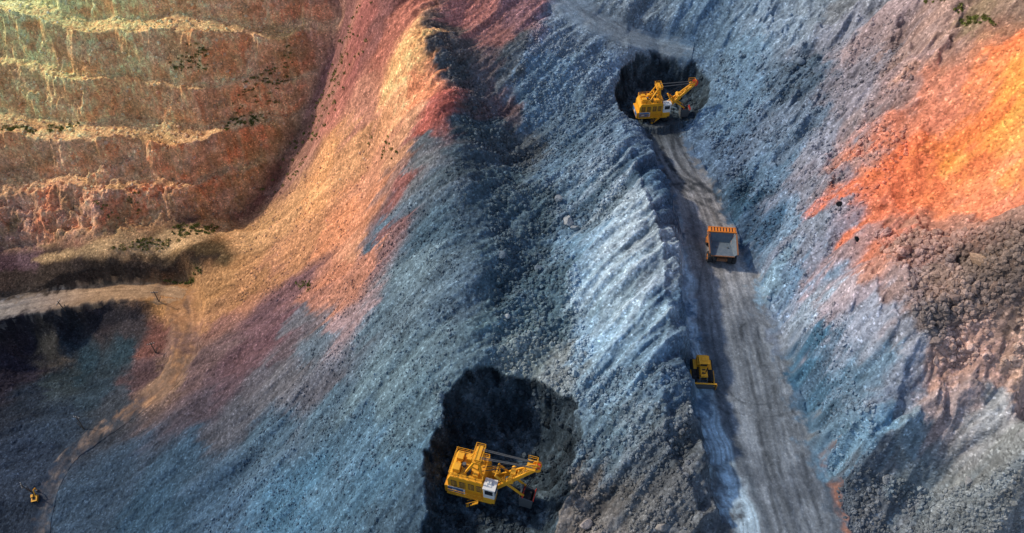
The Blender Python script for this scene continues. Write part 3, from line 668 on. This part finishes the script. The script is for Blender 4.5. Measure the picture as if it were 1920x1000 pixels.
# ------------------------------------------------------------ mining shovel
def build_shovel():
    E = empty("mining_shovel", "", "excavator", "electric mining shovels digging in ore pits"); tr = math.radians(-72)
    for cy in (-2.15, 2.15): crawler("crawler_track", E, 7.4, 1.3, 1.6, cy, tr, 24)
    u = Part("undercarriage", E, [STL, YEL]); u.box((0,0,1.2), (4.2,3.2,.9), 0); u.cyl((0,0,1.6), (0,0,1.95), 1.9, 28, 0); u.done()
    h = Part("machinery_house", E, [YEL, STL, WHT, BLK])
    h.box((-1.7,0,2.15), (9.4,7.0,.35), 0)
    h.poly([(-5.9,2.3),(-6.2,3.1),(-6.2,5.3),(-5.6,6.3),(.9,6.3),(1.3,5.7),(1.3,2.3)], -2.95, 2.95, 0)
    for sx in (-4.9,-3.1,-1.3,.3):
        h.box((sx,0,6.38), (1.25,4.8,.16), 0)
        for sy in (-1, 1):
            h.box((sx,sy*2.98,4.7), (1.2,.09,1.5), 3)
            for zz_ in (4.3,4.6,4.9,5.2): h.box((sx,sy*3.0,zz_), (1.1,.1,.12), 0)
    for sx in (-4.0,-2.2,-.5): h.box((sx,0,6.33), (.22,5.0,.08), 3)
    h.box((-4.6,-1.2,6.85), (1.4,1.5,.9), 0); h.box((-4.6,1.2,6.8), (1.3,1.3,.8), 0); h.box((-2.3,1.4,6.8), (1.8,1.2,.8), 0)
    h.box((-2.3,-1.3,6.7), (1.2,1.0,.6), 3); h.box((-.6,-1.5,6.7), (1.1,1.2,.6), 0); h.cyl((-.6,1.4,6.3), (-.6,1.4,7.2), .35, 14, 1); h.cyl((-3.4,-.2,6.3), (-3.4,-.2,7.1), .4, 14, 1)
    for sx in (-5,-3.8,-2.6,-1.4,-.2,.8):
        for sy in (-1, 1): h.box((sx,sy*3.0,4.1), (.09,.1,3.5), 0)
    h.box((.2,2.2,3.3), (.8,1.2,1.8), 1)
    h.done(.05)
    c = Part("counterweight", E, [YEL, BLU, WHT])
    c.box((-6.45,0,2.9), (.9,6.2,1.7), 0); c.box((-6.93,0,2.95), (.06,5.6,1.2), 1); c.box((-6.97,0,3.0), (.04,1.6,.55), 2)
    c.box((-4.6,-3.07,3.0), (3.2,.08,1.3), 1); c.box((-4.6,-3.12,3.74), (3.2,.05,.16), 2); c.box((-4.9,-3.12,2.95), (.9,.05,.5), 2); c.box((-2.8,-3.07,3.0), (.35,.06,1.3), 2)
    c.box((-5.0,3.07,2.95), (2.9,.08,1.15), 1); c.done(.05)
    k = Part("operator_cab", E, [WHT, GLS, YEL])
    k.box((2.45,-2.5,3.0), (2.4,2.2,1.3), 2); k.box((2.55,-2.5,4.85), (2.3,2.2,2.4), 0); k.box((2.6,-2.5,6.13), (2.6,2.5,.16), 0)
    k.box((2.4,-2.2,6.35), (.9,.8,.35), 0)
    ko = k.done(.05)
    for args in [((3.73,-2.5,5.15), (.07,1.8,1.2)), ((2.55,-3.63,5.2), (1.6,.07,1.0)), ((2.55,-1.37,5.2), (1.5,.07,.9))]:
        g = Part("cab_window", ko, [GLS]); g.box(*args); g.done(0)
    a = Part("gantry_frame", E, [YEL])
    for sy in (-1, 1):
        a.beam((-3.0,sy*1.7,6.3), (-.4,sy*1.2,10.3), .38); a.beam((1.2,sy*1.7,2.6), (-.1,sy*1.2,10.3), .42); a.beam((-1.6,sy*1.45,8.4), (.3,sy*1.45,7.6), .2)
    a.box((-.3,0,10.4), (1.0,3.2,.4)); a.box((-.3,0,10.0), (1.8,3.6,.1)); a.beam((-1.6,-1.45,8.4), (-1.6,1.45,8.4), .2)
    a.rail([(-1.2,-1.8,10.05),(.6,-1.8,10.05),(.6,1.8,10.05),(-1.2,1.8,10.05)], .9, .06, 0, 1.2, True); a.done(.02)
    tip = Vector((10.9,0,10.4)); foot = Vector((2.0,0,2.9)); mid = foot.lerp(tip, .5)
    b = Part("boom", E, [YEL, STL])
    for sy in (-1, 1):
        b.beam((foot.x,sy*1.4,foot.z), (mid.x,sy*1.0,mid.z), .42, .8, 0); b.beam((mid.x-.1,sy*1.0,mid.z-.08), (tip.x,sy*.6,tip.z), .38, .74, 0, .32)
    for t in (.12,.3,.5,.62,.75,.88):
        p0 = foot.lerp(tip, t); w = 1.4-.8*t; b.beam((p0.x,-w,p0.z), (p0.x,w,p0.z), .3, .36, 0)
    for t0, t1 in ((.12,.3),(.3,.5),(.5,.62),(.62,.75),(.75,.88)):
        p0 = foot.lerp(tip, t0); p1 = foot.lerp(tip, t1); b.beam((p0.x,-1.3+.8*t0,p0.z), (p1.x,1.3-.8*t1,p1.z), .2, .2, 0)
    b.cyl((mid.x,-1.6,mid.z+.3), (mid.x,1.6,mid.z+.3), .55, 18, 0)
    b.box((mid.x+.2,0,mid.z+.9), (.9,1.1,.7), 0)
    b.box((tip.x-.7,0,tip.z+.35), (1.8,2.2,.08)); b.rail([(tip.x-1.6,-1.1,tip.z+.4),(tip.x+.3,-1.1,tip.z+.4),(tip.x+.3,1.1,tip.z+.4),(tip.x-1.6,1.1,tip.z+.4)], .9, .055, 0, 1.0)
    b.rail([(3.6,-1.5,4.9),(9.4,-.95,9.6)], .9, .05, 0, 1.4)
    bo = b.done(.03)
    r = Part("boom_sheave", bo, [YEL, STL, RED])
    for sy in (-.42,.42): r.cyl((tip.x+.3,sy-.13,tip.z+.3), (tip.x+.3,sy+.13,tip.z+.3), .9, 22, 0); r.cyl((tip.x+.3,sy-.16,tip.z+.3), (tip.x+.3,sy+.16,tip.z+.3), .3, 12, 1)
    r.box((tip.x+.75,0,tip.z+.7), (.5,1.3,.4), 2); r.done(.02)
    s = Part("dipper_handle", E, [YEL, STL])
    for sy in (-1.25, 1.25): s.beam((3.2,sy,7.3), (9.0,sy*.85,3.3), .3, .42, 0)
    s.beam((3.3,-1.25,7.2), (3.3,1.25,7.2), .3); s.beam((8.4,-1.1,3.7), (8.4,1.1,3.7), .35, .35, 1)
    s.done(.03)
    d = Part("dipper", E, [STL, RED, BLK])
    x0, z0 = 9.3, 1.9
    for sy in (-1, 1): d.poly([(x0-1.2,z0-1.3),(x0+1.3,z0-1.5),(x0+1.7,z0+.7),(x0-1.1,z0+1.2)], sy*1.3-.09, sy*1.3+.09, 0)
    d.box((x0-1.15,0,z0), (.18,2.6,2.4), 0); d.box((x0+.1,0,z0-1.4), (2.5,2.6,.16), 0); d.box((x0+1.45,0,z0-.4), (.18,2.6,2.1), 0, Matrix.Rotation(.15, 3, 'Y'))
    for i in range(5): d.box((x0+1.75,-1.1+.55*i,z0+.95), (.26,.28,.8), 1, Matrix.Rotation(.2, 3, 'Y'), (.4,.6))
    d.beam((x0-.5,-1.3,z0+1.5), (x0-.5,1.3,z0+1.5), .25, .25, 1)
    for sy in (-1.25, 1.25): d.beam((x0-.5,sy,z0+.8), (x0-.5,sy,z0+1.6), .22, .3, 1)
    d.box((x0,0,z0-.3), (2.1,2.4,1.3), 2)
    d.done(.03)
    w = Part("hoist_rope", E, [BLK])
    for sy in (-.45,.45):
        w.cyl((tip.x+1.0,sy,tip.z), (x0-.5,sy,z0+1.6), .07, 6); w.cyl((-.2,sy,6.3), (tip.x+.2,sy,tip.z+1.2), .07, 6)
    w.done(0)
    w = Part("suspension_rope", E, [STL])
    for sy in (-1.05,-.75,.75,1.05): w.cyl((0,sy,10.5), (tip.x-.4,sy*.6,tip.z+.5), .08, 6)
    w.done(0)
    g = Part("walkway_railing", E, [YEL]); g.rail([(-6.3,-3.45,2.33),(1.0,-3.45,2.33)], 1.0, .05); g.done(0)
    g = Part("walkway_railing", E, [YEL]); g.rail([(-6.3,3.45,2.33),(2.9,3.45,2.33),(2.9,1.8,2.33)], 1.0, .05); g.done(0)
    g = Part("roof_railing", E, [YEL]); g.rail([(-5.8,-2.8,6.35),(1,-2.8,6.35),(1,2.8,6.35),(-5.8,2.8,6.35)], .9, .055, 0, 1.3, True); g.done(0)
    l = Part("access_stair", E, [YEL])
    for i in range(8): l.box((.2-i*.32,-3.9,2.2-i*.24), (.3,.75,.06))
    for sy in (-4.25,-3.55): l.beam((.4,sy,2.3), (-2.2,sy,.4), .06, .18); l.beam((.4,sy,3.2), (-2.2,sy,1.3), .05, .05)
    l.done(0)
    return E
def clone(E):
    E2 = E.copy(); COL.objects.link(E2)
    def rec(a, b):
        for c in list(a.children):
            if c.parent != a: continue
            c2 = c.copy(); COL.objects.link(c2); c2.parent = b; rec(c, c2)
    rec(E, E2); return E2
shovel = build_shovel()
shovel["label"] = "yellow mining shovel with white cab working in black ore pit"
bpy.context.view_layer.update()
shovel2 = clone(shovel)
shovel2["label"] = "yellow mining shovel with red boom tip in small dark pit"
for o_ in shovel2.children_recursive:
    if o_.name.startswith("boom_sheave"): o_.material_slots[0].link = 'OBJECT'; o_.material_slots[0].material = RED
p = at_height(905, 924, -14); shovel.location = (p[0], p[1], -13.6); shovel.rotation_euler = (0, 0, math.radians(-15)); shovel.scale = (.93,.95,1.38)
p = at_height(1227, 223, 6); shovel2.location = (p[0], p[1], 6.15); shovel2.rotation_euler = (0, 0, math.radians(6)); shovel2.scale = (.79,.70,.94)

# ------------------------------------------------------------ dump truck (+x forward)
def build_truck():
    E = empty("dump_truck", "empty mining dump truck with orange canopy driving on haul road", "truck")
    def wheel(x, y):
        w = Part("wheel", E, [STL, ORG]); w.cyl((x,y-.45,1.35), (x,y+.45,1.35), .72, 20, 1); w.cyl((x,y-.5,1.35), (x,y+.5,1.35), .3, 12, 0); wo = w.done(.02)
        t = Part("tyre", wo, [BLK]); bm = t.bm; prof = [(-.48,.75),(-.52,1.1),(-.46,1.3),(-.3,1.37),(.3,1.37),(.46,1.3),(.52,1.1),(.48,.75)]; ns = 32; rings = []
        for i in range(ns):
            a = 2*math.pi*i/ns; k_ = .965 if i % 2 else 1
            rings.append([bm.verts.new((x+math.cos(a)*r_*(k_ if r_ > 1.2 else 1), y+yy, 1.35+math.sin(a)*r_*(k_ if r_ > 1.2 else 1))) for yy, r_ in prof])
        for i in range(ns):
            A_, B_ = rings[i], rings[(i+1) % ns]
            for j in range(len(prof)): bm.faces.new((A_[j], A_[(j+1) % 8], B_[(j+1) % 8], B_[j]))
        t.done(0)
    for y in (-2.75, 2.75): wheel(2.3, y)
    for y in (-2.85,-1.75,1.75,2.85): wheel(-2.9, y)
    c = Part("chassis", E, [RST, STL, BLK]); 
    for sy in (-.85,.85): c.box((-.2,sy,1.75), (6.8,.4,.7), 0)
    c.cyl((-2.9,-2.3,1.35), (-2.9,2.3,1.35), .5, 14, 0); c.cyl((2.3,-2.3,1.35), (2.3,2.3,1.35), .3, 14, 0); c.box((-3.9,0,1.7), (.3,2.4,.9), 0)
    c.box((-4.08,-.8,1.9), (.06,.3,.2), 2); c.box((-4.08,.8,1.9), (.06,.3,.2), 2)
    c.cyl((.2,-1.9,1.8), (.2,-1.1,1.8), .55, 16, 1); c.cyl((0,1.5,1.2), (-1.0,1.3,2.9), .18, 12, 1); c.cyl((0,-1.5,1.2), (-1.0,-1.3,2.9), .18, 12, 1); c.done()
    f = Part("front_deck", E, [ORG, STL, BLK]); f.box((3.3,0,2.6), (1.9,6.2,.2), 0); f.box((3.7,0,1.9), (1.2,2.8,1.4), 0); f.box((4.33,0,1.9), (.08,2.3,1.1), 2); f.box((4.2,0,1.0), (.5,5.6,.4), 0)
    f.rail([(4.2,-3,2.7),(4.2,3,2.7)], .9, .04, 0); fo = f.done()
    for sy in (-2.2, 2.2): q = Part("headlight", fo, [WHT]); q.cyl((4.22,sy,1.5), (4.32,sy,1.5), .2, 12); q.done(0)
    k = Part("cab", E, [ORG, GLS]); k.box((3.2,1.9,3.35), (1.5,1.7,1.4), 0); k.box((3.97,1.9,3.6), (.06,1.4,.7), 1); k.box((3.2,2.77,3.6), (1.0,.06,.7), 1); k.done()
    b = Part("dump_body", E, [BED, RST, ORG])
    def plate(vs, mi, th):
        v = [b.bm.verts.new(q) for q in vs]; fc = b.bm.faces.new(v); fc.normal_update(); nrm = fc.normal.copy()
        v2 = [b.bm.verts.new(Vector(q)-nrm*th) for q in vs]; b.bm.faces.new(v2[::-1]).material_index = mi; fc.material_index = mi
        for i in range(len(vs)): j = (i+1) % len(vs); b.bm.faces.new((v[i], v2[i], v2[j], v[j])).material_index = mi
    plate([(-3.9,-2.6,3.1),(1.0,-2.2,2.25),(1.0,2.2,2.25),(-3.9,2.6,3.1)], 0, .15)
    plate([(1.0,-2.2,2.25),(2.3,-2.9,4.3),(2.3,2.9,4.3),(1.0,2.2,2.25)], 0, .12)
    for sy in (-1, 1):
        vs = [(-3.9,sy*2.6,3.1),(-4.0,sy*3.15,3.95),(2.3,sy*3.25,4.3),(1.0,sy*2.2,2.25)]
        plate(vs if sy > 0 else vs[::-1], 0, .14)
        b.beam((-4.05,sy*3.25,3.98), (2.35,sy*3.35,4.36), .28, .3, 1)
        for i in range(6):
            x = -3.6+i*1.05; zt_ = 3.95+.07*(x+4.0); b.beam((x,sy*3.32,zt_), (x,sy*2.55,2.8), .2, .22, 1)
    for x in (-3.2,-2.2,-1.2,-.2): b.beam((x,-2.5,2.98-.17*(x+3.9)), (x,2.5,2.98-.17*(x+3.9)), .08, .2, 0)
    b.beam((-3.95,-2.7,3.05), (-3.95,2.7,3.05), .22, .3, 1); bo = b.done(.02)
    cp = Part("canopy", bo, [ORG, BLK, RST]); cp.box((3.0,0,4.42), (1.5,6.6,.16), 0)
    for i in range(9): cp.box((3.05,-2.8+i*.7,4.56), (1.15,.36,.14), 0)
    for i in range(8): cp.box((3.05,-2.45+i*.7,4.515), (1.1,.2,.03), 1)
    cp.box((2.3,0,4.5), (.2,6.7,.3), 0); cp.box((3.75,0,4.5), (.16,6.6,.3), 0); cp.done(.02)
    for sy in (-1, 1): q = Part("mudguard", E, [ORG]); q.box((1.3,sy*2.8,2.75), (2.3,1.0,.1)); q.done()
    s = Part("access_ladder", E, [ORG])
    for i in range(6): s.box((4.55+.03*i,-2.4,2.4-i*.33), (.22,.75,.05))
    s.beam((4.5,-2.75,2.7), (4.7,-2.75,.6), .06); s.beam((4.5,-2.05,2.7), (4.7,-2.05,.6), .06); s.done(0)
    return E
def put(E, px, py, qx, qy, sc_, lift=.28):
    a = pixel_to_ground(H, px, py); b = pixel_to_ground(H, qx, qy); d = b-a; yaw = math.atan2(d[1], d[0])
    z = float(sample(H, a[0], a[1]))+lift
    dz = float(sample(H, a[0]+math.cos(yaw)*4, a[1]+math.sin(yaw)*4)-sample(H, a[0]-math.cos(yaw)*4, a[1]-math.sin(yaw)*4))/8
    E.location = (a[0], a[1], z); E.rotation_euler = (0, -math.atan(dz), yaw); E.scale = (sc_,)*3
truck = build_truck(); put(truck, 1348, 474, 1341, 400, .92)

# ------------------------------------------------------------ bulldozer
def build_dozer():
    E = empty("bulldozer", "yellow bulldozer with blade lowered on pale road edge", "bulldozer")
    for cy in (-1.45, 1.45): crawler("crawler_track", E, 4.6, .75, 1.3, cy, 0, 18, -.2)
    h = Part("engine_hood", E, [YEL, BLK, STL]); h.box((.85,0,1.75), (2.1,1.4,1.1), 0, None, (.96,.85)); h.box((1.92,0,1.65), (.06,1.0,.6), 1); h.cyl((.9,.35,2.2), (.9,.35,3.1), .09, 10, 1); h.cyl((1.3,-.3,2.2), (1.3,-.3,2.7), .12, 10, 1)
    for i in range(2): h.box((.5+i*.7,0,2.315), (.25,.6,.04), 1)
    h.done(.05)
    b = Part("rear_body", E, [YEL, BLK]); b.box((-1.5,0,1.6), (1.9,2.0,1.1), 0); b.box((-2.2,0,2.25), (.6,1.8,.35), 0); b.box((-.2,0,1.1), (3.4,2.0,.6), 1)
    for sy in (-1, 1): b.box((-1.1,sy*1.3,1.42), (2.0,.6,.1), 0)
    b.done(.05)
    c = Part("cab", E, [YEL, GLS]); c.box((-.85,0,2.6), (1.3,1.4,1.1), 1, None, (.9,.92)); c.box((-.9,0,3.3), (1.7,1.8,.2), 0)
    for sx in (-1.5,-.2):
        for sy in (-.72,.72): c.beam((sx,sy,1.95), (sx*.97-.03,sy*.97,3.25), .17)
    c.box((-1.0,0,3.45), (.8,.9,.16), 0); c.box((-.19,0,2.15), (.1,1.4,.4), 0); c.done(.03)
    for sy in (-1, 1):
        a = Part("push_arm", E, [YEL]); a.beam((-.3,sy*1.98,.7), (2.8,sy*1.98,.55), .24, .34); a.done(.02)
        a = Part("lift_cylinder", E, [STL]); a.cyl((1.5,sy*.6,2.0), (2.8,sy*.65,1.1), .09, 8); a.done(0)
    d = Part("dozer_blade", E, [YEL, STL]); vs = []
    for i in range(8):
        t = i/7; z = .08+t*1.5; x = 2.95-.28*math.sin(math.pi*t)+.12*t; vs.append((x, z))
    prof = vs+[(x-.14, z) for x, z in vs[::-1]]; d.poly(prof, -2.2, 2.2, 1)
    for sy in (-1, 1): d.box((2.95,sy*2.21,.8), (.5,.07,1.5), 0)
    d.box((2.92,0,1.6), (.26,4.4,.16), 0); d.box((3.0,0,.1), (.12,4.5,.16), 1)
    for y in (-1.3,0,1.3): d.box((2.62,y,.8), (.16,.2,1.2), 0)
    d.done(.02)
    r = Part("ripper", E, [YEL, STL]); r.box((-2.9,0,1.1), (.4,1.5,.35), 0); r.beam((-2.3,.5,1.4), (-2.9,.5,1.2), .18); r.beam((-2.3,-.5,1.4), (-2.9,-.5,1.2), .18); r.box((-3.0,0,.7), (.25,.2,1.1), 1); r.done(.02)
    return E
dozer = build_dozer(); put(dozer, 1314, 703, 1321, 770, 1.1, .3)

# ------------------------------------------------------------ small excavator far down in the pit
def build_small():
    E = empty("crawler_excavator", "small yellow excavator parked beside the dirt track", "excavator")
    for cy in (-1, 1): crawler("crawler_track", E, 3.4, .6, .9, cy, 0, 12)
    b = Part("upper_body", E, [YEL, BLK]); b.box((-.4,0,1.6), (2.8,2.3,1.2), 0); b.box((-1.6,0,1.6), (.5,2.2,1.0), 1); b.box((-.5,0,2.25), (1.2,1.2,.15), 1); b.done(.05)
    c = Part("cab", E, [YEL, GLS]); c.box((.6,.75,2.1), (1.2,.8,1.5), 1); c.box((.6,.75,2.9), (1.3,.9,.1), 0); c.done(.02)
    a = Part("boom", E, [YEL]); a.beam((.7,-.2,1.8), (2.6,-.2,3.9), .35, .5); a.beam((2.6,-.2,3.9), (4.0,-.2,2.6), .3, .4); a.done(.02)
    s = Part("stick", E, [YEL, STL]); s.beam((4.0,-.2,2.7), (3.8,-.2,.9), .26); s.box((3.6,-.2,.55), (.8,.9,.7), 1, None, (.7,1)); s.done(.02)
    return E
sm = build_small(); put(sm, 70, 938, 72, 900, .62, .1)

# ------------------------------------------------------------ poles
def pole(px, py, h, tilt):
    p_ = pixel_to_ground(H, px, py); E = empty("utility_pole", "thin wooden utility pole with crossarm beside a dirt road", "utility pole", "utility poles beside the dirt roads")
    a = Part("pole_shaft", E, [WOOD]); a.cyl((0,0,-.3), (0,0,h), .17, 10, 0, .12); a.cyl((0,0,-.2),(1.1,0,h*.45),.1,8); a.done(0)
    c = Part("crossarm", E, [WOOD, WHT]); c.box((0,0,h-.5), (2.0,.14,.16), 0)
    for x in (-.9,-.3,.3,.9): c.cyl((x,0,h-.42), (x,0,h-.15), .06, 8, 1)
    c.done(0); E.location = p_; E.rotation_euler = (math.radians(tilt), math.radians(tilt*.6), rng.uniform(0, 3))
for q in [(298,566,5,3),(124,585,5,-4),(158,806,6,5),(62,925,6,-6),(292,662,5,2)]: pole(*q)

# ------------------------------------------------------------ light
AZ = (-.85, .36); EL = math.radians(37); l_ = math.hypot(*AZ)
sv = Vector((AZ[0]/l_*math.cos(EL), AZ[1]/l_*math.cos(EL), math.sin(EL)))
sd = bpy.data.lights.new("sun", 'SUN'); so = bpy.data.objects.new("sun", sd); COL.objects.link(so)
sd.energy = 3.1; sd.angle = math.radians(3); sd.color = (1, .88, .72); so.rotation_euler = sv.to_track_quat('Z', 'Y').to_euler()
w = bpy.data.worlds.new("World"); scene.world = w; w.use_nodes = True; nt = w.node_tree
sky = nt.nodes.new("ShaderNodeTexSky"); sky.sky_type = 'NISHITA'; sky.sun_disc = False; sky.sun_elevation = EL; sky.sun_rotation = math.atan2(AZ[0], AZ[1])
nt.links.new(sky.outputs[0], nt.nodes["Background"].inputs[0]); nt.nodes["Background"].inputs[1].default_value = .15
scene.view_settings.view_transform = 'Standard'; scene.view_settings.look = 'None'; scene.view_settings.exposure = 0
